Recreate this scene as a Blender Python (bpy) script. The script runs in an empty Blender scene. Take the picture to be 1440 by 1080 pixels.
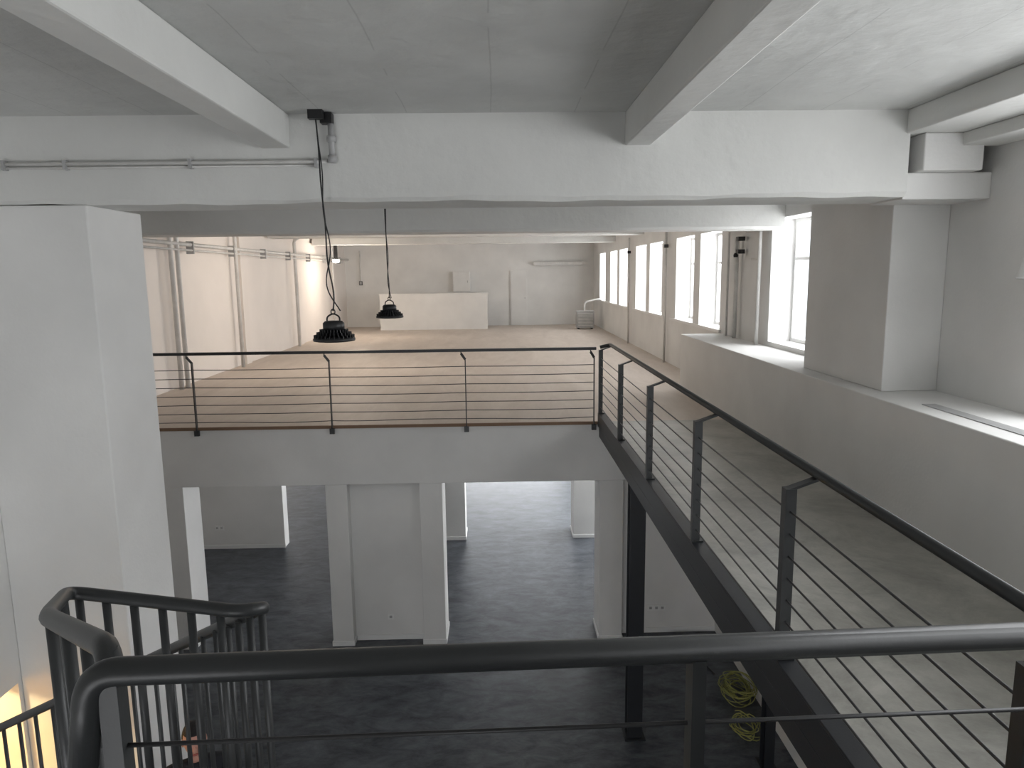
import bpy, bmesh, math, random
from mathutils import Vector, Matrix
random.seed(7)
CZ=4.94
def R(z): return CZ+z
scene=bpy.context.scene
scene.view_settings.view_transform='Standard'
scene.view_settings.look='None'
scene.view_settings.exposure=0.22

# ------------------------------------------------------------ materials
def newmat(name):
    m=bpy.data.materials.new(name); m.use_nodes=True
    nt=m.node_tree; b=nt.nodes['Principled BSDF']; return m,nt,b
def paint(name,col,rough=0.75,var=0.06,nscale=1.3,bump=0.08,bscale=35,spec=0.3):
    m,nt,b=newmat(name)
    tc=nt.nodes.new('ShaderNodeTexCoord')
    n=nt.nodes.new('ShaderNodeTexNoise'); n.inputs['Scale'].default_value=nscale; n.inputs['Detail'].default_value=6
    nt.links.new(tc.outputs['Object'],n.inputs['Vector'])
    cr=nt.nodes.new('ShaderNodeValToRGB')
    cr.color_ramp.elements[0].position=0.3; cr.color_ramp.elements[1].position=0.7
    cr.color_ramp.elements[0].color=[max(0,c*(1-var)) for c in col]+[1]
    cr.color_ramp.elements[1].color=[min(1,c*(1+var)) for c in col]+[1]
    nt.links.new(n.outputs['Fac'],cr.inputs['Fac']); nt.links.new(cr.outputs['Color'],b.inputs['Base Color'])
    n2=nt.nodes.new('ShaderNodeTexNoise'); n2.inputs['Scale'].default_value=bscale; n2.inputs['Detail'].default_value=6
    nt.links.new(tc.outputs['Object'],n2.inputs['Vector'])
    bp=nt.nodes.new('ShaderNodeBump'); bp.inputs['Strength'].default_value=bump; bp.inputs['Distance'].default_value=0.02
    nt.links.new(n2.outputs['Fac'],bp.inputs['Height']); nt.links.new(bp.outputs['Normal'],b.inputs['Normal'])
    b.inputs['Roughness'].default_value=rough; b.inputs['Specular IOR Level'].default_value=spec
    return m
def metal(name,col,rough=0.4,met=0.0):
    m=paint(name,col,rough,0.08,8,0.03,120,0.5); m.node_tree.nodes['Principled BSDF'].inputs['Metallic'].default_value=met; return m

M_wall=paint('white_wall_paint',(0.75,0.745,0.73))
M_lamp_tint=paint('warm_wall_paint',(0.80,0.745,0.70),var=0.03)  # left wall: warm lamp light put into the base colour
M_beam=paint('beam_plaster',(0.69,0.69,0.67),bump=0.5,bscale=8)
M_trim=paint('trim_paint',(0.8,0.8,0.79),0.45,0.02)
M_yel=paint('yellow_paint',(0.8,0.62,0.34),0.7)
M_rail=metal('railing_anthracite',(0.03,0.032,0.033),0.42)
M_steel=metal('steel_dark',(0.014,0.016,0.02),0.45)
M_cable=metal('cable_steel',(0.05,0.05,0.052),0.4,0.4)
M_black=metal('lamp_black',(0.012,0.012,0.013),0.45)
M_pipe=metal('pipe_white',(0.66,0.65,0.63),0.4)
M_grey=metal('fitting_grey',(0.4,0.4,0.4),0.45)
M_brown=paint('wood_edge',(0.22,0.14,0.09),0.6)
M_hose=metal('yellow_cable',(0.30,0.30,0.09),0.5)
M_lens=metal('lamp_lens',(0.5,0.5,0.48),0.3)
def ceiling_mat():
    m=paint('ceiling_concrete_paint',(0.60,0.605,0.59),0.85,0.09,1.4,0.9,6)
    nt=m.node_tree; b=nt.nodes['Principled BSDF']
    tc=nt.nodes.new('ShaderNodeTexCoord'); mp=nt.nodes.new('ShaderNodeSeparateXYZ')
    nz=nt.nodes.new('ShaderNodeTexNoise'); nz.inputs['Scale'].default_value=0.8; nz.inputs['Detail'].default_value=4
    nt.links.new(tc.outputs['Object'],nz.inputs['Vector']); nt.links.new(tc.outputs['Object'],mp.inputs[0])
    a=nt.nodes.new('ShaderNodeMath'); a.operation='MULTIPLY_ADD'; a.inputs[1].default_value=0.05
    nt.links.new(nz.outputs['Fac'],a.inputs[0]); nt.links.new(mp.outputs['X'],a.inputs[2])
    md=nt.nodes.new('ShaderNodeMath'); md.operation='PINGPONG'; md.inputs[1].default_value=0.29
    nt.links.new(a.outputs[0],md.inputs[0])
    lt=nt.nodes.new('ShaderNodeMapRange'); lt.inputs['From Min'].default_value=0.0; lt.inputs['From Max'].default_value=0.006
    lt.inputs['To Min'].default_value=0.80; lt.inputs['To Max'].default_value=1.0
    nt.links.new(md.outputs[0],lt.inputs['Value'])
    n3=nt.nodes.new('ShaderNodeTexNoise'); n3.inputs['Scale'].default_value=1.6; n3.inputs['Detail'].default_value=6; nt.links.new(tc.outputs['Object'],n3.inputs['Vector'])
    gt=nt.nodes.new('ShaderNodeMapRange'); gt.inputs['From Min'].default_value=0.42; gt.inputs['From Max'].default_value=0.56; nt.links.new(n3.outputs['Fac'],gt.inputs['Value'])
    mx=nt.nodes.new('ShaderNodeMath'); mx.operation='MAXIMUM'; nt.links.new(gt.outputs[0],mx.inputs[0]); nt.links.new(lt.outputs[0],mx.inputs[1])
    cr=[n for n in nt.nodes if n.type=='VALTORGB'][0]
    mul=nt.nodes.new('ShaderNodeMixRGB'); mul.blend_type='MULTIPLY'; mul.inputs[0].default_value=1
    nt.links.new(cr.outputs['Color'],mul.inputs[1]); nt.links.new(mx.outputs[0],mul.inputs[2])
    nt.links.new(mul.outputs[0],b.inputs['Base Color'])
    return m
M_ceil=ceiling_mat()
def stain_floor(name,c1,c2,rough,scale,bands=None,rvar=0.1,lo=0.38,hi=0.64):
    m,nt,b=newmat(name)
    tc=nt.nodes.new('ShaderNodeTexCoord')
    mp=nt.nodes.new('ShaderNodeMapping'); nt.links.new(tc.outputs['Object'],mp.inputs[0])
    if bands: mp.inputs['Scale'].default_value=bands
    n=nt.nodes.new('ShaderNodeTexNoise'); n.inputs['Scale'].default_value=scale; n.inputs['Detail'].default_value=10; n.inputs['Roughness'].default_value=0.75
    n.inputs['Distortion'].default_value=0.4
    nt.links.new(mp.outputs[0],n.inputs['Vector'])
    cr=nt.nodes.new('ShaderNodeValToRGB'); cr.color_ramp.elements[0].position=lo; cr.color_ramp.elements[1].position=hi
    cr.color_ramp.elements[0].color=list(c1)+[1]; cr.color_ramp.elements[1].color=list(c2)+[1]
    nt.links.new(n.outputs['Fac'],cr.inputs['Fac']); nt.links.new(cr.outputs['Color'],b.inputs['Base Color'])
    mr=nt.nodes.new('ShaderNodeMapRange'); mr.inputs['To Min'].default_value=rough-rvar; mr.inputs['To Max'].default_value=rough+rvar
    nt.links.new(n.outputs['Fac'],mr.inputs['Value']); nt.links.new(mr.outputs[0],b.inputs['Roughness'])
    bp=nt.nodes.new('ShaderNodeBump'); bp.inputs['Strength'].default_value=0.18; bp.inputs['Distance'].default_value=0.01
    nt.links.new(n.outputs['Fac'],bp.inputs['Height']); nt.links.new(bp.outputs['Normal'],b.inputs['Normal'])
    return m
M_dark=stain_floor('dark_vinyl_floor',(0.02,0.025,0.033),(0.135,0.147,0.165),0.38,2.6,(1,2.0,1),0.14,0.36,0.68)
M_mezz=stain_floor('screed_floor',(0.52,0.445,0.385),(0.62,0.545,0.48),0.6,1.2,(2.0,0.5,1))
M_walk=stain_floor('concrete_floor',(0.24,0.235,0.21),(0.44,0.43,0.39),0.34,1.6)
def glassmat():
    m,nt,b=newmat('window_glass'); nt.nodes.remove(b)
    o=nt.nodes['Material Output']; t=nt.nodes.new('ShaderNodeBsdfTransparent'); g=nt.nodes.new('ShaderNodeBsdfGlossy'); g.inputs['Roughness'].default_value=0.02
    mx=nt.nodes.new('ShaderNodeMixShader'); mx.inputs[0].default_value=0.05
    nt.links.new(t.outputs[0],mx.inputs[1]); nt.links.new(g.outputs[0],mx.inputs[2]); nt.links.new(mx.outputs[0],o.inputs[0]); return m
M_glass=glassmat()
def emit(name,col,s):
    m,nt,b=newmat(name); b.inputs['Base Color'].default_value=list(col)+[1]
    b.inputs['Emission Color'].default_value=list(col)+[1]; b.inputs['Emission Strength'].default_value=s; return m
M_emit=emit('lit_lamp',(1,0.94,0.86),12)

# ------------------------------------------------------------ mesh builder
def fillet(pts,r,n=6):
    pts=[Vector(p) for p in pts]
    if len(pts)<3: return pts
    out=[pts[0]]
    for i in range(1,len(pts)-1):
        p=pts[i]; a=pts[i-1]-p; c=pts[i+1]-p
        d=min(r,a.length*0.49,c.length*0.49)
        A=p+a.normalized()*d; C=p+c.normalized()*d
        for k in range(n+1):
            t=k/n; out.append(A*(1-t)**2+p*2*t*(1-t)+C*t*t)
    out.append(pts[-1]); return out
class B:
    def __init__(s,name,*mats):
        s.name=name; s.mats=mats; s.bm=bmesh.new()
    def box(s,x0,x1,y0,y1,z0,z1,mi=0):
        v=[s.bm.verts.new((x,y,z)) for x in (x0,x1) for y in (y0,y1) for z in (z0,z1)]
        for f in ((0,1,3,2),(4,6,7,5),(0,4,5,1),(2,3,7,6),(0,2,6,4),(1,5,7,3)):
            fc=s.bm.faces.new([v[i] for i in f]); fc.material_index=mi
        return s
    def bar(s,p0,p1,w,h,mi=0,up=(0,0,1)):
        p0=Vector(p0);p1=Vector(p1);d=(p1-p0).normalized();up=Vector(up)
        if abs(d.dot(up))>0.95: up=Vector((0,1,0))
        sd=d.cross(up).normalized(); u=sd.cross(d)
        v=[]
        for p in (p0,p1):
            for a,b in ((-1,-1),(1,-1),(1,1),(-1,1)): v.append(s.bm.verts.new(p+sd*a*w/2+u*b*h/2))
        for f in ((3,2,1,0),(4,5,6,7),(0,1,5,4),(1,2,6,5),(2,3,7,6),(3,0,4,7)):
            fc=s.bm.faces.new([v[i] for i in f]); fc.material_index=mi
        return s
    def tube(s,pts,r,seg=10,mi=0,cap=True):
        pts=[Vector(p) for p in pts]; rings=[]
        d=(pts[1]-pts[0]).normalized()
        up=Vector((0,0,1)) if abs(d.z)<0.9 else Vector((1,0,0))
        n=(up-d*up.dot(d)).normalized()
        for i,p in enumerate(pts):
            if i==0: t=pts[1]-pts[0]
            elif i==len(pts)-1: t=pts[-1]-pts[-2]
            else: t=(pts[i+1]-p).normalized()+(p-pts[i-1]).normalized()
            t=t.normalized() if t.length>1e-9 else d
            n=(n-t*n.dot(t)).normalized(); bn=t.cross(n)
            rr=r[i] if isinstance(r,(list,tuple)) else r
            rings.append([s.bm.verts.new(p+n*math.cos(2*math.pi*k/seg)*rr+bn*math.sin(2*math.pi*k/seg)*rr) for k in range(seg)])
        for a,b in zip(rings[:-1],rings[1:]):
            for k in range(seg):
                f=s.bm.faces.new((a[k],a[(k+1)%seg],b[(k+1)%seg],b[k])); f.smooth=True; f.material_index=mi
        if cap:
            f=s.bm.faces.new(list(reversed(rings[0]))); f.material_index=mi
            f=s.bm.faces.new(rings[-1]); f.material_index=mi
        return s
    def lathe(s,prof,c,seg=32,mi=0,smooth=True):
        c=Vector(c); rings=[]
        for r,z in prof:
            if r<1e-6: rings.append([s.bm.verts.new(c+Vector((0,0,z)))])
            else: rings.append([s.bm.verts.new(c+Vector((r*math.cos(2*math.pi*k/seg),r*math.sin(2*math.pi*k/seg),z))) for k in range(seg)])
        for a,b in zip(rings[:-1],rings[1:]):
            for k in range(seg):
                k2=(k+1)%seg
                if len(a)==1 and len(b)==1: continue
                if len(a)==1: f=s.bm.faces.new((a[0],b[k2],b[k]))
                elif len(b)==1: f=s.bm.faces.new((a[k],a[k2],b[0]))
                else: f=s.bm.faces.new((a[k],a[k2],b[k2],b[k]))
                f.smooth=smooth; f.material_index=mi
        return s
    def done(s,bevel=0,parent=None):
        bmesh.ops.recalc_face_normals(s.bm,faces=s.bm.faces)
        me=bpy.data.meshes.new(s.name); s.bm.to_mesh(me); s.bm.free()
        for m in s.mats: me.materials.append(m)
        o=bpy.data.objects.new(s.name,me); scene.collection.objects.link(o)
        if bevel:
            md=o.modifiers.new('bevel','BEVEL'); md.width=bevel; md.segments=2; md.limit_method='ANGLE'
        if parent: o.parent=parent
        return o
def box(name,x0,x1,y0,y1,z0,z1,mat,bevel=0):
    return B(name,mat).box(x0,x1,y0,y1,z0,z1).done(bevel)
def wall_open(name,axis,t0,t1,a0,a1,z0,z1,ops,mat):
    b=B(name,mat)
    def bx(p,q,u,v):
        if q-p<1e-4 or v-u<1e-4: return
        if axis=='x': b.box(t0,t1,p,q,u,v)
        else: b.box(p,q,t0,t1,u,v)
    ys=sorted(set([a0,a1]+[o[0] for o in ops]+[o[1] for o in ops]))
    for p,q in zip(ys[:-1],ys[1:]):
        m=(p+q)/2; cur=z0
        for o in sorted([o for o in ops if o[0]<m<o[1]],key=lambda o:o[2]):
            bx(p,q,cur,o[2]); cur=o[3]
        bx(p,q,cur,z1)
    return b.done()

# ------------------------------------------------------------ shell
CEIL=R(1.115)
box('floor',-5.95,4.0,-3.25,27.1,-0.2,0,M_dark)
box('ceiling',-5.95,4.0,-3.25,27.1,CEIL,CEIL+0.25,M_ceil)
SILL=R(-0.93); HEAD=R(0.66)
upper=[(-2.5,0.4,SILL,HEAD),(1.0,4.5,SILL,HEAD),(7.75,9.4,SILL,HEAD)]
far=[(11.5,12.7),(13.1,14.4),(15.6,16.9),(17.3,18.6),(19.8,21.1),(21.5,22.8),(23.8,25.1)]
upper+=[(a,b,SILL,HEAD) for a,b in far]
lower=[(12.2,15.2,0.9,2.3),(16.2,19.2,0.9,2.3)]  # unseen windows, added to light the lower level
wall_open('wall_right','x',3.6,4.0,-3.25,27.1,0,CEIL,upper+lower,M_wall)
wall_open('wall_back','y',26.7,27.1,-5.95,3.6,0,CEIL,[(-2.5,2.5,0.9,2.3)],M_wall)
wall_open('wall_front','y',-3.25,-3.0,-5.95,3.6,0,CEIL,[(-3.4,1.0,0.9,2.8)],M_wall)
MZ=R(-1.9)
b=B('wall_left',M_lamp_tint).box(-5.95,-5.6,5.4,26.7,0,CEIL)
for y in (15.9,20.3,24.6): b.box(-5.6,-5.53,y-0.22,y+0.1,MZ,CEIL)
b.done()
wall_open('wall_stair_side','x',-4.0,-3.75,-3.0,5.2,0,CEIL,[(4.0,5.16,0,1.86)],M_wall)
box('wall_cross',-5.95,-3.75,5.2,5.4,0,CEIL,M_wall)
B('wall_side_room',M_yel).box(-5.95,-5.6,2.6,5.2,0,2.6).box(-5.6,-4.0,2.6,2.8,0,2.6).box(-5.6,-4.0,2.8,5.2,2.45,2.6).box(-5.6,-4.0,5.17,5.2,0,2.45).done()
box('column_left',-3.75,-2.885,5.2,5.98,0,R(0.516),M_wall,0.01)
box('wall_parapet',2.95,3.6,-3.0,11.4,0,R(-0.99),M_wall,0.008)
B('vent_grille',M_grey).box(3.12,3.22,3.2,5.1,R(-0.99),R(-0.984)).done()
box('column_right',3.14,3.6,5.7,7.2,R(-0.99),CEIL,M_wall,0.008)
def wavy_beam(name,x0,x1,y0,y1,z0,z1,mat,n=120,amp=0.012):
    bm=bmesh.new(); rows=[]
    ph=[random.uniform(0,6) for _ in range(5)]
    def w(x,k): return amp*(0.6*math.sin(2.3*x+ph[0]+k)+0.4*math.sin(6.1*x+ph[1]*2+k)+0.3*math.sin(13*x+ph[2]+k))
    for i in range(n+1):
        x=x0+(x1-x0)*i/n
        rows.append([bm.verts.new(p) for p in ((x,y0,z1),(x,y0,z0+0.03+w(x,0)),(x,y0+0.025,z0+w(x,1)*0.8),(x,y1-0.02,z0),(x,y1,z0+0.02),(x,y1,z1))])
    for a,b in zip(rows[:-1],rows[1:]):
        for k in range(6): bm.faces.new((a[k],a[(k+1)%6],b[(k+1)%6],b[k]))
    bm.faces.new(rows[0]); bm.faces.new(rows[-1]); bmesh.ops.recalc_face_normals(bm,faces=bm.faces)
    me=bpy.data.meshes.new(name); bm.to_mesh(me); bm.free(); me.materials.append(mat)
    o=bpy.data.objects.new(name,me); scene.collection.objects.link(o); return o
wavy_beam('ceiling_beam',-5.6,2.95,5.2,5.75,R(0.516),CEIL,M_beam)
wavy_beam('ceiling_beam',-5.6,3.6,9.0,9.5,R(0.52),CEIL,M_beam,60,0.006)
box('ceiling_beam',-1.63,-1.43,-3.0,5.2,R(0.886),CEIL,M_beam,0.012)
box('ceiling_beam',0.915,1.10,-3.0,5.2,R(0.886),CEIL,M_beam,0.012)
for i,y in enumerate((13.4,17.6,21.8)):
    box('ceiling_beam',-5.53,3.6,y,y+0.45,R(0.92),CEIL,M_beam,0.01)
B('ceiling_beam',M_beam).box(2.92,3.6,-3.0,5.2,R(0.95),CEIL).box(3.3,3.6,-3.0,5.2,R(0.86),R(0.95)).box(2.95,3.6,5.2,5.7,R(0.95),CEIL).done(0.01)
box('beam_bracket',3.03,3.46,5.15,5.7,R(0.69),R(0.95),M_wall,0.01)
box('beam_seat',2.95,3.6,5.25,5.70,R(0.5),R(0.69),M_wall,0.01)
# ------------------------------------------------------------ mezzanine
B('floor_mezzanine',M_mezz,M_wall,M_brown).box(-5.6,3.6,9.0,26.7,MZ-0.02,MZ).box(-5.6,3.6,9.02,26.7,MZ-0.34,MZ-0.02,1).box(-5.6,1.36,8.975,9.0,MZ-0.035,MZ+0.004,2).done()
box('wall_mezzanine_fascia',-5.6,2.95,9.0,9.5,R(-2.69),MZ-0.02,M_wall,0.006)
def pillar(x0,x1,y0,y1,z1,nm='pillar'):
    return B(nm,M_wall,M_trim).box(x0,x1,y0,y1,0,z1).box(x0-0.012,x1+0.012,y0-0.012,y1+0.012,0,0.07,1).done(0.006)
TOP=R(-2.69)
pillar(-4.6,-4.12,9.0,9.5,TOP); pillar(-2.28,-2.0,9.0,9.5,TOP); pillar(-1.06,-0.76,9.0,9.5,TOP); pillar(1.31,1.62,9.0,9.5,TOP)
box('wall_lower_panel',-2.0,-1.06,9.16,9.4,0,TOP,M_wall); box('baseboard_panel',-1.985,-1.075,9.145,9.16,0,0.07,M_trim)
box('wall_lower_right',1.62,2.95,9.2,9.4,0,TOP,M_wall); box('baseboard_right',1.64,2.95,9.185,9.2,0,0.07,M_trim)
box('wall_lower_left',-5.6,-4.6,9.1,9.4,0,TOP,M_wall)
LC=MZ-0.34
pillar(1.37,1.85,12.8,13.3,LC); pillar(-1.1,-0.66,12.8,13.3,LC)
box('wall_lower_partition',-5.6,-3.98,12.6,12.85,0,LC,M_wall); box('baseboard_partition',-5.6,-3.97,12.585,12.6,0,0.07,M_trim)
# ------------------------------------------------------------ walkway
B('floor_walkway',M_walk,M_wall).box(1.36,2.95,-3.0,9.0,MZ-0.03,MZ).box(1.40,2.95,-3.0,9.0,MZ-0.16,MZ-0.03,1).done()
B('walkway_steel_beam',M_steel).box(1.27,1.36,-3.0,8.97,R(-1.80),R(-1.785)).box(1.27,1.285,-3.0,8.97,R(-1.94),R(-1.80)).box(1.345,1.36,-3.0,8.97,MZ,R(-1.80)).box(1.27,1.40,-3.0,8.97,R(-1.955),R(-1.94)).box(1.285,1.40,-3.0,8.95,R(-2.09),R(-1.955)).done(0.003)
z1=R(-2.09); b=B('steel_column',M_steel); y=7.0
b.box(1.32,1.48,y-0.08,y-0.066,0,z1).box(1.32,1.48,y+0.066,y+0.08,0,z1).box(1.392,1.408,y-0.07,y+0.07,0,z1).box(1.29,1.51,y-0.12,y+0.12,0,0.015).done(0.002)
b=B('steel_column',M_steel); b.box(2.60,2.70,6.4,6.414,0,R(-2.06)).box(2.60,2.70,6.526,6.54,0,R(-2.06)).box(2.643,2.657,6.41,6.53,0,R(-2.06)).box(2.57,2.73,6.37,6.57,0,0.015).done(0.002)

# ------------------------------------------------------------ railings
RZ=R(-0.90)
def mezz_rail():
    b=B('mezzanine_railing',M_rail,M_cable); y=8.94; RZ=R(-0.935)
    b.bar((-5.55,y,RZ-0.01),(1.24,y,RZ-0.01),0.05,0.035)
    for x in (1.22,-0.42,-2.14,-3.86,-5.5):
        b.bar((x,y+0.03,R(-1.98)),(x,y+0.03,R(-1.06)),0.012,0.045)
        b.bar((x,y+0.03,R(-1.065)),(x-0.05,y,R(-0.985)),0.012,0.03)
        b.bar((x-0.05,y,R(-0.99)),(x-0.05,y,RZ-0.02),0.012,0.012)
        b.box(x-0.03,x+0.03,y,y+0.035,R(-2.0),R(-1.93))
    for k in range(7):
        z=R(-1.83+k*0.113)
        pts=[]
        for i in range(41):
            x=-5.5+6.73*i/40; s=(x+5.58)%1.72/1.72
            pts.append((x,y+0.03,z-0.006*math.sin(math.pi*s)*(1+(k==0)*2*math.sin(x*2))))
        b.tube(pts,0.0048,6,1)
    b.done()
mezz_rail()
def walk_rail():
    b=B('walkway_railing',M_rail,M_cable); X=1.30; XR=1.42
    b.tube(fillet([(XR-0.13,8.94,RZ-0.03),(XR,8.94,RZ),(XR,-2.9,RZ)],0.08),0.022,14)
    ys=[8.94-1.47*i for i in range(9)]
    ys=[y for y in ys if y>-2.9]
    for y in ys:
        b.bar((X,y,R(-1.785)),(X,y,R(-0.965)),0.05,0.05)
        b.bar((X-0.02,y,R(-0.975)),(XR,y,R(-0.925)),0.045,0.012)
        b.box(X-0.028,X+0.05,y-0.03,y+0.03,R(-1.785),R(-1.775))
    for k in range(7):
        z=R(-1.70+k*0.105)
        b.tube([(X,8.94,z),(X,-2.9,z)],0.005,6,1)
    b.done()
walk_rail()
def landing_rail():
    b=B('landing_railing',M_rail,M_cable)
    A=Vector((-0.575,1.016,R(-0.592))); E=Vector((1.22,1.10,R(-0.606)))
    b.tube(fillet([E,A+Vector((-0.055,0,0)),(-0.645,1.0,R(-0.74))],0.045,8),0.0218,16)
    for x in (0.312,1.2):
        y=1.015+(x+0.6)*0.0467
        b.box(x-0.011,x+0.011,y-0.02,y+0.02,R(-1.66),R(-0.61))
    for k in range(6):
        b.tube([(-0.60,1.02,R(-0.718-0.14*k)),(1.2,1.105,R(-0.745-0.14*k))],0.004,6,1)
    b.box(-0.615,-0.585,1.005,1.035,R(-1.66),R(-0.60))
    b.done()
landing_rail()
STAIR=bpy.data.objects.new('staircase',None); scene.collection.objects.link(STAIR)
def stair_rail():
    b=B('stair_railing',M_rail,M_cable)
    P=[(-0.68,1.14,R(-0.80)),(-0.70,1.20,R(-0.655)),(-1.165,1.73,R(-0.85)),(-1.385,2.17,R(-0.985)),(-0.80,2.04,R(-1.0)),(-0.77,2.16,R(-1.05)),(-1.36,2.70,R(-1.49)),(-2.63,3.42,R(-2.30)),(-3.3,3.8,R(-2.72))]
    F=fillet(P[:5]+[(-0.735,2.08,R(-1.01))]+P[5:],0.09,8)
    b.tube(F,[0.0225]*14+[0.0205]*(len(F)-14),14)
    def bal(p,L,r=0.0125): b.tube([(p[0],p[1],p[2]),(p[0],p[1],p[2]-L)],r,10)
    def lerp(a,c,t): return tuple(a[i]*(1-t)+c[i]*t for i in range(3))
    for t in (0.02,0.3,0.6,0.9): bal(lerp(P[1],P[2],t),0.95,0.014)
    for t in (0.3,0.75): bal(lerp(P[2],P[3],t),0.95)
    for i in range(6): bal(lerp(P[3],P[4],(i+0.4)/6),0.98)
    Q=(-0.75,2.1,R(-1.03))
    for i in range(4): bal(lerp(Q,P[6],i*0.1),0.95)
    for i in range(5): bal(lerp(Q,P[6],0.42+i*0.13),0.95,0.009)
    for i in range(9): bal(lerp(P[6],P[7],(i+0.5)/9),0.95,0.009)
    for i in range(4): bal(lerp(P[7],P[8],(i+0.5)/4),0.95,0.009)
    b.done(parent=STAIR)
stair_rail()
B('floor_landing',M_steel,M_walk).box(-0.6,1.24,-2.98,1.12,R(-1.68),R(-1.6),0).done()
def stairs():
    b=B('steps',M_steel)
    for i in range(3): b.box(-1.42,-0.66,1.15+0.3*i,1.15+0.3*(i+1)+0.02,R(-1.78-0.12*i),R(-1.74-0.12*i))
    d=Vector((-1.9,1.36,0)).normalized(); nrm=Vector((-0.58,-0.81,0))
    st=Vector((-0.75,2.1,0))
    for i in range(11):
        p=st+d*(0.14+0.26*i); z=R(-2.04-0.145*i)
        b.bar(p+nrm*0.03+Vector((0,0,z)),p+nrm*0.8+Vector((0,0,z)),0.27,0.035)
    b.bar(st+nrm*0.03+Vector((0,0,R(-2.04))),st+d*3.0+nrm*0.03+Vector((0,0,R(-3.65))),0.015,0.22)
    b.box(-3.74,-2.9,2.3,3.1,R(-3.72),R(-3.66))
    for i in range(7):
        b.box(-3.72,-2.95,2.3-0.28*(i+1),2.3-0.28*i,1.28-0.17*(i+1)-0.02,1.28-0.17*(i+1)+0.02)
    b.box(-3.0,-2.94,2.9,2.98,0,R(-3.72)); b.box(-3.7,-3.64,2.9,2.98,0,R(-3.72))
    b.done(parent=STAIR)
stairs()

# ------------------------------------------------------------ pendant lamps
def lamp(x,y,z,ztop,wig):
    b=B('pendant_lamp',M_black,M_lens,M_grey)
    c=(x,y,z)
    b.lathe([(0,0.0),(0.10,0.0),(0.125,-0.004),(0.146,0.0),(0.148,0.016),(0.135,0.026),(0.06,0.034),(0.06,0.075),(0.075,0.08),(0.075,0.125),(0.06,0.14),(0.03,0.143),(0.0,0.143)],c,40)
    b.lathe([(0,-0.003),(0.095,-0.003),(0.1,-0.001)],c,32,1)
    for k in range(28):
        a=2*math.pi*k/28; ca,sa=math.cos(a),math.sin(a)
        for r0,r1,h in ((0.055,0.10,0.075),(0.10,0.122,0.055),(0.122,0.142,0.036)):
            b.bar((x+ca*r0,y+sa*r0,z+h*0.5+0.012),(x+ca*r1,y+sa*r1,z+h*0.5+0.012),0.005,h-0.01)
    b.tube(fillet([(x-0.045,y,z+0.13),(x-0.045,y,z+0.17),(x,y,z+0.195),(x+0.045,y,z+0.17),(x+0.045,y,z+0.13)],0.02),0.006,8)
    b.tube([(x+0.014*math.cos(t),y,z+0.205+0.018*math.sin(t)) for t in [i*math.pi/8 for i in range(17)]],0.004,6)
    for s,ph in ((0,0),(1,1.7)):
        pts=[]
        N=60
        for i in range(N+1):
            t=i/N; zz=z+0.21+(ztop-z-0.21)*t
            w=wig*math.exp(-3.2*t)*math.sin(t*16+ph*1.3)*(1 if s else 0.35)
            pts.append((x+w+0.006*s-0.055*t*(1 if wig>0.02 else 0.3),y+0.01*math.sin(9*t+ph),zz))
        b.tube(pts,0.0055 if s==0 else 0.0045,7)
    b.box(x-0.10,x,y-0.03,y+0.03,ztop-0.03,ztop+0.03)
    b.done()
lamp(-1.165,5.08,R(-0.455),R(1.085),0.055)
lamp(-1.175,7.8,R(-0.455),CEIL-0.03,0.02)
B('cable_junction',M_grey,M_black).box(-1.20,-1.12,5.12,5.2,R(1.04),R(1.11),1).tube([(-1.135,5.16,R(1.04)),(-1.135,5.16,R(0.80))],0.022,12,0).tube([(-1.135,5.16,R(0.96)),(-1.135,5.16,R(0.92))],0.033,12,0).tube([(-1.135,5.16,R(0.83)),(-1.135,5.16,R(0.78))],0.031,12,0).done()
b=B('conduit_pipe',M_pipe,M_grey)
b.tube([(-3.72,5.165,R(0.79)),(-1.26,5.165,R(0.79)),(-1.17,5.165,R(0.79))],0.013,10)
b.tube([(-3.72,5.175,R(0.765)),(-1.26,5.175,R(0.765))],0.008,8)
for x in (-3.4,-2.98,-2.12,-1.25): b.box(x-0.01,x+0.01,5.145,5.198,R(0.75),R(0.815),1)
b.done()
# ------------------------------------------------------------ mezzanine pipes
b=B('heating_pipes',M_pipe,M_grey)
b.tube([(-5.44,9.6,R(0.58)),(-5.44,26.5,R(0.58))],0.035,10)
b.tube([(-5.42,9.6,R(0.48)),(-5.42,25.5,R(0.48))],0.02,8)
for y in (12.2,12.45,15.2,19.6,24.0):
    b.tube(fillet([(-5.45,y,MZ+0.002),(-5.45,y,R(0.95)),(-5.28,y,R(1.05))],0.1),0.04,10)
for y in (11,13,15,17,19,21,23,25): b.box(-5.52,-5.39,y-0.02,y+0.02,R(0.42),R(0.64),1)
b.done()
b=B('radiator_pipes',M_pipe,M_grey,M_black)
b.tube(fillet([(3.55,10.2,R(0.56)),(3.5,9.55,R(0.56)),(3.5,9.55,R(-0.985))],0.05),0.025,10)
b.tube(fillet([(3.52,10.9,R(-0.985)),(3.52,10.9,R(0.6)),(3.52,9.9,R(0.6))],0.05),0.018,10)
b.tube([(3.53,10.55,R(-0.985)),(3.53,10.55,R(0.5))],0.03,10)
b.tube(fillet([(3.52,9.9,R(0.16)),(3.52,9.6,R(0.16)),(3.52,9.6,R(0.56))],0.04),0.014,8)
for z in (0.46,0.28): b.box(3.46,3.56,10.3,10.40,R(z-0.03),R(z+0.03),2)
b.lathe([(0,0),(0.03,0),(0.035,0.03),(0.02,0.06),(0,0.06)],(3.45,10.36,R(0.2)),12,2)
b.done()
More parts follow.
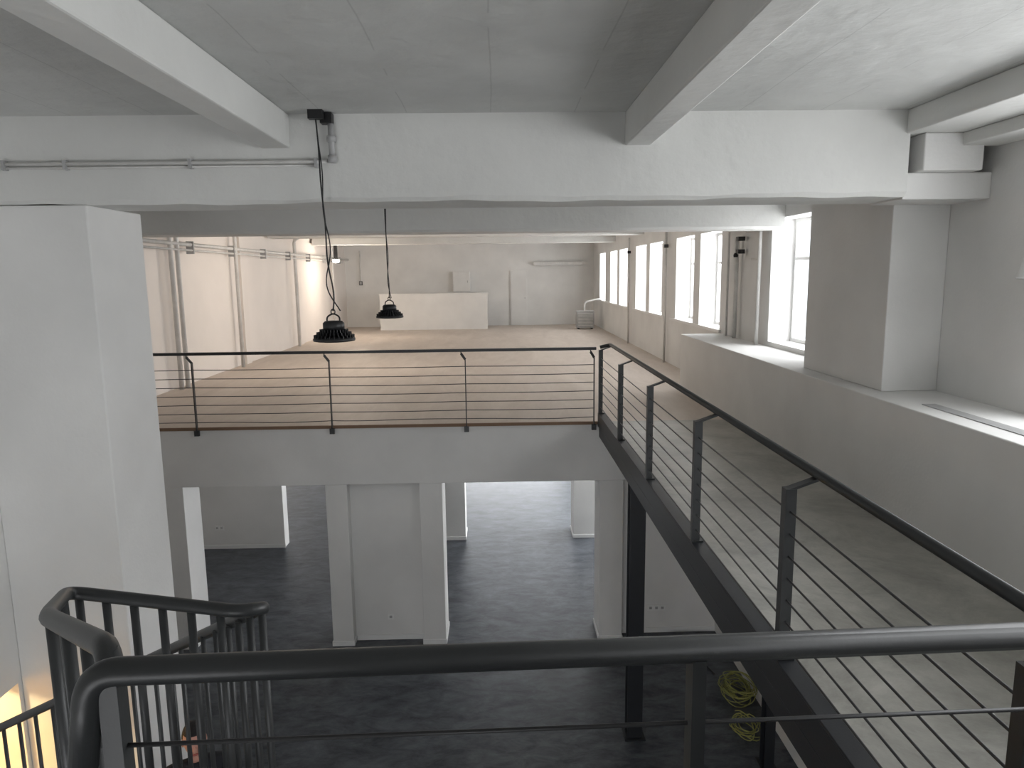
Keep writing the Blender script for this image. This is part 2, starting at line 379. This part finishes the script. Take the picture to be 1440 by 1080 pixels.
for y in (15.0,19.2):
    B('riser_pipe',M_pipe,M_black).tube([(3.53,y,MZ+0.001),(3.53,y,R(0.915))],0.025,10).box(3.49,3.57,y-0.04,y+0.04,R(0.5),R(0.57),1).done()
for a,c in ((11.4,14.7),(15.3,18.9),(19.5,25.4)):
    box('trim_sill',3.56,3.63,a,c,SILL-0.05,SILL-0.002,M_trim)
B('counter_partition',M_wall).box(-4.1,-0.35,25.0,25.2,MZ,R(-0.68)).box(-4.12,-0.33,24.98,25.22,R(-0.68),R(-0.64)).done()
B('electrical_cabinet',M_wall,M_grey).box(-1.63,-1.0,26.5,26.69,R(-0.62),R(0.1)).box(-1.60,-1.03,26.49,26.5,R(-0.6),R(0.08)).box(-1.1,-1.08,26.48,26.49,R(-0.3),R(-0.22),1).done(0.004)
B('door_1',M_wall,M_grey).box(0.48,1.12,26.65,26.695,MZ,R(0.12)).box(0.52,1.08,26.635,26.65,MZ+0.02,R(0.07)).box(1.0,1.06,26.61,26.635,R(-0.9),R(-0.88),1).done(0.004)
b=B('wall_duct',M_pipe); b.box(1.35,3.35,26.5,26.62,R(0.3),R(0.42)); 
for x in (1.6,2.4,3.1): b.box(x,x+0.04,26.48,26.69,R(0.29),R(0.43))
b.done(0.005)
b=B('air_conditioner_unit',M_grey,M_black,M_pipe); b.box(2.7,3.3,24.3,24.65,MZ+0.05,MZ+0.62)
for i in range(9): b.box(2.75,3.25,24.285,24.3,MZ+0.12+i*0.05,MZ+0.14+i*0.05,2)
b.box(2.74,2.8,24.32,24.62,MZ,MZ+0.05,1).box(3.2,3.26,24.32,24.62,MZ,MZ+0.05,1).tube(fillet([(3.0,24.6,MZ+0.62),(3.0,24.6,MZ+0.9),(3.4,24.6,MZ+1.0),(3.58,24.6,MZ+1.0)],0.1),0.03,8,2)
b.done(0.01)
B('wall_spotlight',M_black,M_emit).box(-5.0,-4.9,22.28,22.36,R(0.5),CEIL).lathe([(0,-0.10),(0.08,-0.09),(0.11,-0.04),(0.1,0.0),(0.0,0.0)],(-4.95,22.32,R(0.5)),20,1).done()
B('thermostat',M_black,M_grey).box(-5.1,-4.98,26.66,26.695,R(-0.35),R(-0.2)).box(-5.08,-5.0,26.65,26.66,R(-0.33),R(-0.22),1).done()
B('wall_conduit',M_pipe).tube([(-5.04,26.67,R(-0.2)),(-5.04,26.67,R(0.9))],0.025,8).done()
def socket(x,y,z,n=1):
    b=B('wall_socket',M_trim,M_grey)
    for i in range(n):
        xx=x+i*0.082; b.box(xx-0.04,xx+0.04,y-0.012,y,z-0.04,z+0.04); b.lathe([(0.0,0),(0.02,0.0)],(xx,y-0.013,z),12,1)
        b.box(xx-0.018,xx+0.018,y-0.0125,y-0.012,z-0.018,z+0.018,1)
    b.done(0.003)
socket(-1.52,9.16,0.33); socket(2.05,9.2,0.36,3); socket(-5.2,12.6,0.4,2)
B('wall_lamp',M_trim).lathe([(0,0.12),(0.03,0.11),(0.05,0.02),(0.075,-0.06),(0.07,-0.07),(0,-0.05)],(3.5,4.66,R(0.0)),24).box(3.5,3.59,4.64,4.68,R(0.02),R(0.06)).done()
def coil():
    b=B('yellow_cable_coil',M_hose)
    rnd=random.Random(3)
    def loops(cx,cy,n,r0,h):
        pts=[]
        jr=[rnd.uniform(-0.05,0.05) for _ in range(n+2)]; jx=[rnd.uniform(-0.07,0.07) for _ in range(n+2)]; jy=[rnd.uniform(-0.1,0.1) for _ in range(n+2)]
        jz=[rnd.uniform(0,0.08) for _ in range(n+2)]
        S=22
        for i in range(n*S):
            k=i//S; t=(i%S)/S; L=lambda a: a[k]*(1-t)+a[k+1]*t
            a=2*math.pi*t+k*0.3; r=r0+L(jr)
            pts.append((cx+L(jx)+r*0.85*math.cos(a),cy+L(jy)+r*1.2*math.sin(a),0.012+h*i/(n*S)+L(jz)*(0.5+0.5*math.sin(a*2+k))))
        b.tube(pts,0.0055,6)
    loops(2.74,7.65,15,0.18,0.16); loops(2.60,7.05,7,0.14,0.05)
    b.done()
coil()
b=B('extension_lead',M_black); b.bar((2.3,8.95,0.03),(2.75,8.9,0.03),0.06,0.045)
b.tube(fillet([(2.3,8.95,0.025),(2.1,8.8,0.012),(2.25,8.5,0.012),(2.5,8.6,0.012),(2.62,8.1,0.012)],0.1),0.008,6); b.done()

# ------------------------------------------------------------ windows
def area(loc,rot,sx,sy,L,col):
    l=bpy.data.lights.new('daylight','AREA'); l.shape='RECTANGLE'; l.size=sx; l.size_y=sy; l.energy=math.pi*sx*sy*L; l.color=col
    o=bpy.data.objects.new('daylight',l); o.location=loc; o.rotation_euler=rot; scene.collection.objects.link(o); return o
def window(i,y0,y1,z0,z1,L,col=(0.97,0.985,1.0),mull=1):
    b=B('window_%d'%i,M_trim,M_glass); x=3.90; f=0.05
    b.box(x,x+0.07,y0,y0+f,z0,z1).box(x,x+0.07,y1-f,y1,z0,z1).box(x,x+0.07,y0+f,y1-f,z0,z0+f).box(x,x+0.07,y0+f,y1-f,z1-f,z1)
    for k in range(mull):
        c=y0+(y1-y0)*(k+1)/(mull+1); b.box(x,x+0.07,c-0.025,c+0.025,z0+f,z1-f)
    b.box(x+0.01,x+0.06,y0+f,y1-f,z0+(z1-z0)*0.68-0.02,z0+(z1-z0)*0.68+0.02)
    b.box(x+0.03,x+0.036,y0+f,y1-f,z0+f,z1-f,1); b.done()
    area((4.5,(y0+y1)/2,(z0+z1)/2+0.1),(0,math.radians(90),0),(z1-z0)+0.5,(y1-y0)+0.7,L,col)
for i,(a,c,z0,z1) in enumerate(upper): window(i+1,a,c,z0,z1,[1.3,5.8,6.0][i] if i<3 else 7.6,mull=2 if c-a>2 else 1)
for j,(a,c,z0,z1) in enumerate(lower): window(20+j,a,c,z0,z1,[28,24][j],mull=2)
def added_window_y(i,y,x0,x1,z0,z1):
    b=B('window_%d'%i,M_trim,M_glass); f=0.06
    b.box(x0,x0+f,y,y+0.07,z0,z1).box(x1-f,x1,y,y+0.07,z0,z1).box(x0+f,x1-f,y,y+0.07,z0,z0+f).box(x0+f,x1-f,y,y+0.07,z1-f,z1)
    for k in range(3):
        c=x0+(x1-x0)*(k+1)/4; b.box(c-0.03,c+0.03,y,y+0.07,z0+f,z1-f)
    b.box(x0+f,x1-f,y+0.03,y+0.036,z0+f,z1-f,1); b.done()
added_window_y(30,26.9,-2.5,2.5,0.9,2.3); area((0,27.5,1.7),(math.radians(-90),0,0),5.4,1.8,16,(0.95,0.97,1))  # unseen far window and its light, added for sheen on the lower floor
added_window_y(31,-3.15,-3.4,1.0,0.9,2.8); area((-1.2,-3.7,1.9),(math.radians(90),0,0),4.6,2.2,5.0,(0.98,0.985,1))  # unseen window behind the camera, added to light the lower pillar fronts
def point(loc,e,col,r=0.1,name='warm_lamp_light'):
    l=bpy.data.lights.new(name,'POINT'); l.energy=e; l.color=col; l.shadow_soft_size=r
    o=bpy.data.objects.new(name,l); o.location=loc; scene.collection.objects.link(o)
point((-4.3,21.9,R(0.1)),70,(1,0.86,0.72),0.25)
point((-3.0,14.5,R(0.45)),60,(1,0.86,0.72),0.25)
point((-4.8,4.2,2.2),110,(1,0.78,0.42))
B('ceiling_lamp',M_emit,M_black).lathe([(0,-0.04),(0.06,-0.03),(0.08,0.0),(0,0.0)],(-3.0,14.5,R(0.9)),16).box(-3.03,-2.97,14.47,14.53,R(0.9),CEIL,1).done()

# ------------------------------------------------------------ person on lower floor
M_skin=paint('skin',(0.50,0.26,0.20),0.5,0.05,20,0.02,200)
M_hair=paint('hair',(0.012,0.010,0.010),0.6,0.2,40,0.4,120)
M_shirt=paint('jacket',(0.015,0.016,0.02),0.8,0.1,20,0.1,80)
M_trouser=paint('trousers',(0.02,0.022,0.03),0.85,0.1,20,0.1,80)
M_white=paint('eye_white',(0.75,0.73,0.7),0.3,0.01)
def person(loc,rotz):
    root=bpy.data.objects.new('standing_person',None); scene.collection.objects.link(root); root.location=loc; root.rotation_euler=(0,0,rotz)
    def skin(name,verts,edges,rad,mat,lv=2,rootv=0):
        me=bpy.data.meshes.new(name); me.from_pydata([Vector(v) for v in verts],edges,[]); o=bpy.data.objects.new(name,me); scene.collection.objects.link(o)
        me.materials.append(mat); o.parent=root
        o.modifiers.new('skin','SKIN').use_smooth_shade=True
        for i,r in enumerate(rad):
            rr=r if isinstance(r,tuple) else (r,r)
            me.skin_vertices[0].data[i].radius=rr; me.skin_vertices[0].data[i].use_root=(i==rootv)
        s=o.modifiers.new('sub','SUBSURF'); s.levels=lv; s.render_levels=lv; return o
    V=[(0,0,0.95),(0,0,1.12),(0,0,1.30),(0,0,1.40),(0,0,1.46),
       (-0.17,0,1.38),(-0.23,0.0,1.14),(-0.24,-0.06,0.90),(0.17,0,1.38),(0.23,0,1.14),(0.24,-0.06,0.90)]
    skin('jacket',V,[(0,1),(1,2),(2,3),(3,4),(3,5),(5,6),(6,7),(3,8),(8,9),(9,10)],
      [(0.16,0.11),(0.145,0.105),(0.17,0.12),(0.13,0.09),(0.06,0.06),0.065,0.05,0.038,0.065,0.05,0.038],M_shirt)
    V=[(0,0,0.96),(-0.095,0,0.86),(-0.11,-0.01,0.50),(-0.12,0.02,0.10),(0.095,0,0.86),(0.11,-0.01,0.50),(0.12,0.02,0.10)]
    skin('trousers',V,[(0,1),(1,2),(2,3),(0,4),(4,5),(5,6)],[(0.13,0.10),0.095,0.065,0.05,0.095,0.065,0.05],M_trouser)
    for s in (-1,1):
        skin('shoe',[(s*0.12,0.05,0.05),(s*0.125,-0.06,0.05),(s*0.13,-0.17,0.035)],[(0,1),(1,2)],[(0.045,0.045),(0.045,0.045),(0.04,0.03)],M_black)
        hx=s*0.24
        skin('hand_palm',[(hx,-0.06,0.90),(hx,-0.07,0.85),(hx,-0.075,0.80)],[(0,1),(1,2)],[(0.022,0.026),(0.018,0.036),(0.015,0.036)],M_skin)
        for k,(dy,L) in enumerate(((-0.028,0.07),(-0.009,0.08),(0.010,0.075),(0.028,0.06))):
            skin('finger_%d'%k,[(hx,-0.075+dy,0.815),(hx,-0.078+dy,0.79-L*0.3),(hx-s*0.008,-0.08+dy,0.79-L*0.65),(hx-s*0.022,-0.08+dy,0.79-L)],[(0,1),(1,2),(2,3)],[0.009,0.009,0.008,0.007],M_skin,1)
        skin('thumb',[(hx,-0.075,0.86),(hx-s*0.012,-0.115,0.835),(hx-s*0.02,-0.125,0.80)],[(0,1),(1,2)],[0.012,0.010,0.008],M_skin,1)
    skin('neck',[(0,0.0,1.42),(0,-0.005,1.49),(0,-0.01,1.54)],[(0,1),(1,2)],[0.06,0.054,0.054],M_skin)
    def ell(name,c,r,mat,fn=None,seg=32):
        bm=bmesh.new(); bmesh.ops.create_uvsphere(bm,u_segments=seg,v_segments=seg//2,radius=1)
        for v in bm.verts:
            p=v.co.copy()
            if fn: p=fn(p)
            v.co=Vector((c[0]+p.x*r[0],c[1]+p.y*r[1],c[2]+p.z*r[2]))
        for f in bm.faces: f.smooth=True
        me=bpy.data.meshes.new(name); bm.to_mesh(me); bm.free(); me.materials.append(mat)
        o=bpy.data.objects.new(name,me); scene.collection.objects.link(o); o.parent=root; return o
    def hf(p):
        q=p.copy()
        if q.z<0: q.x*=1-0.28*(-q.z); q.y=q.y*(1-0.12*(-q.z))-0.10*(-q.z)
        if q.y<-0.6 and abs(q.x)<0.5 and 0<q.z<0.22: q.y+=0.05
        return q
    HZ=1.60
    ell('head',(0,-0.01,HZ),(0.076,0.098,0.118),M_skin,hf,48)
    def hair(p):
        q=p.copy()
        if q.y<0.1 and q.z<0.42: q=q*0.86
        if q.z<-0.35: q=q*0.82
        return q
    ell('hair',(0,0.004,HZ+0.012),(0.084,0.106,0.122),M_hair,hair,48)
    ell('nose',(0,-0.113,HZ-0.02),(0.013,0.017,0.024),M_skin)
    ell('mouth',(0,-0.100,HZ-0.062),(0.024,0.010,0.006),paint('lips',(0.4,0.12,0.1),0.5))
    for s in (-1,1):
        ell('ear',(s*0.078,0.0,HZ-0.01),(0.010,0.018,0.030),M_skin)
        ell('eye',(s*0.030,-0.094,HZ+0.008),(0.013,0.009,0.008),M_white)
        ell('iris',(s*0.030,-0.102,HZ+0.008),(0.005,0.003,0.005),M_black)
        ell('brow',(s*0.030,-0.098,HZ+0.028),(0.018,0.007,0.004),M_hair)
person((-2.27,4.80,0.0),math.radians(25))

# ------------------------------------------------------------ world + camera
w=bpy.data.worlds.new('world'); scene.world=w; w.use_nodes=True
bg=w.node_tree.nodes['Background']; bg.inputs[0].default_value=(0.93,0.96,1,1); bg.inputs[1].default_value=1.5
cam=bpy.data.cameras.new('camera'); co=bpy.data.objects.new('camera',cam); scene.collection.objects.link(co)
F=1000.0; cam.sensor_fit='HORIZONTAL'; cam.sensor_width=36; cam.lens=F/1440*36; cam.clip_start=0.05
p=math.radians(8.8); psi=0.019; th=0.012
f=Vector((math.sin(psi)*math.cos(p),math.cos(psi)*math.cos(p),-math.sin(p)))
r=f.cross(Vector((0,0,1))).normalized(); u=r.cross(f)
r2=r*math.cos(th)-u*math.sin(th); u2=u*math.cos(th)+r*math.sin(th)
M=Matrix((r2,u2,-f)).transposed().to_4x4(); M.translation=Vector((0,0,CZ)); co.matrix_world=M
scene.camera=co
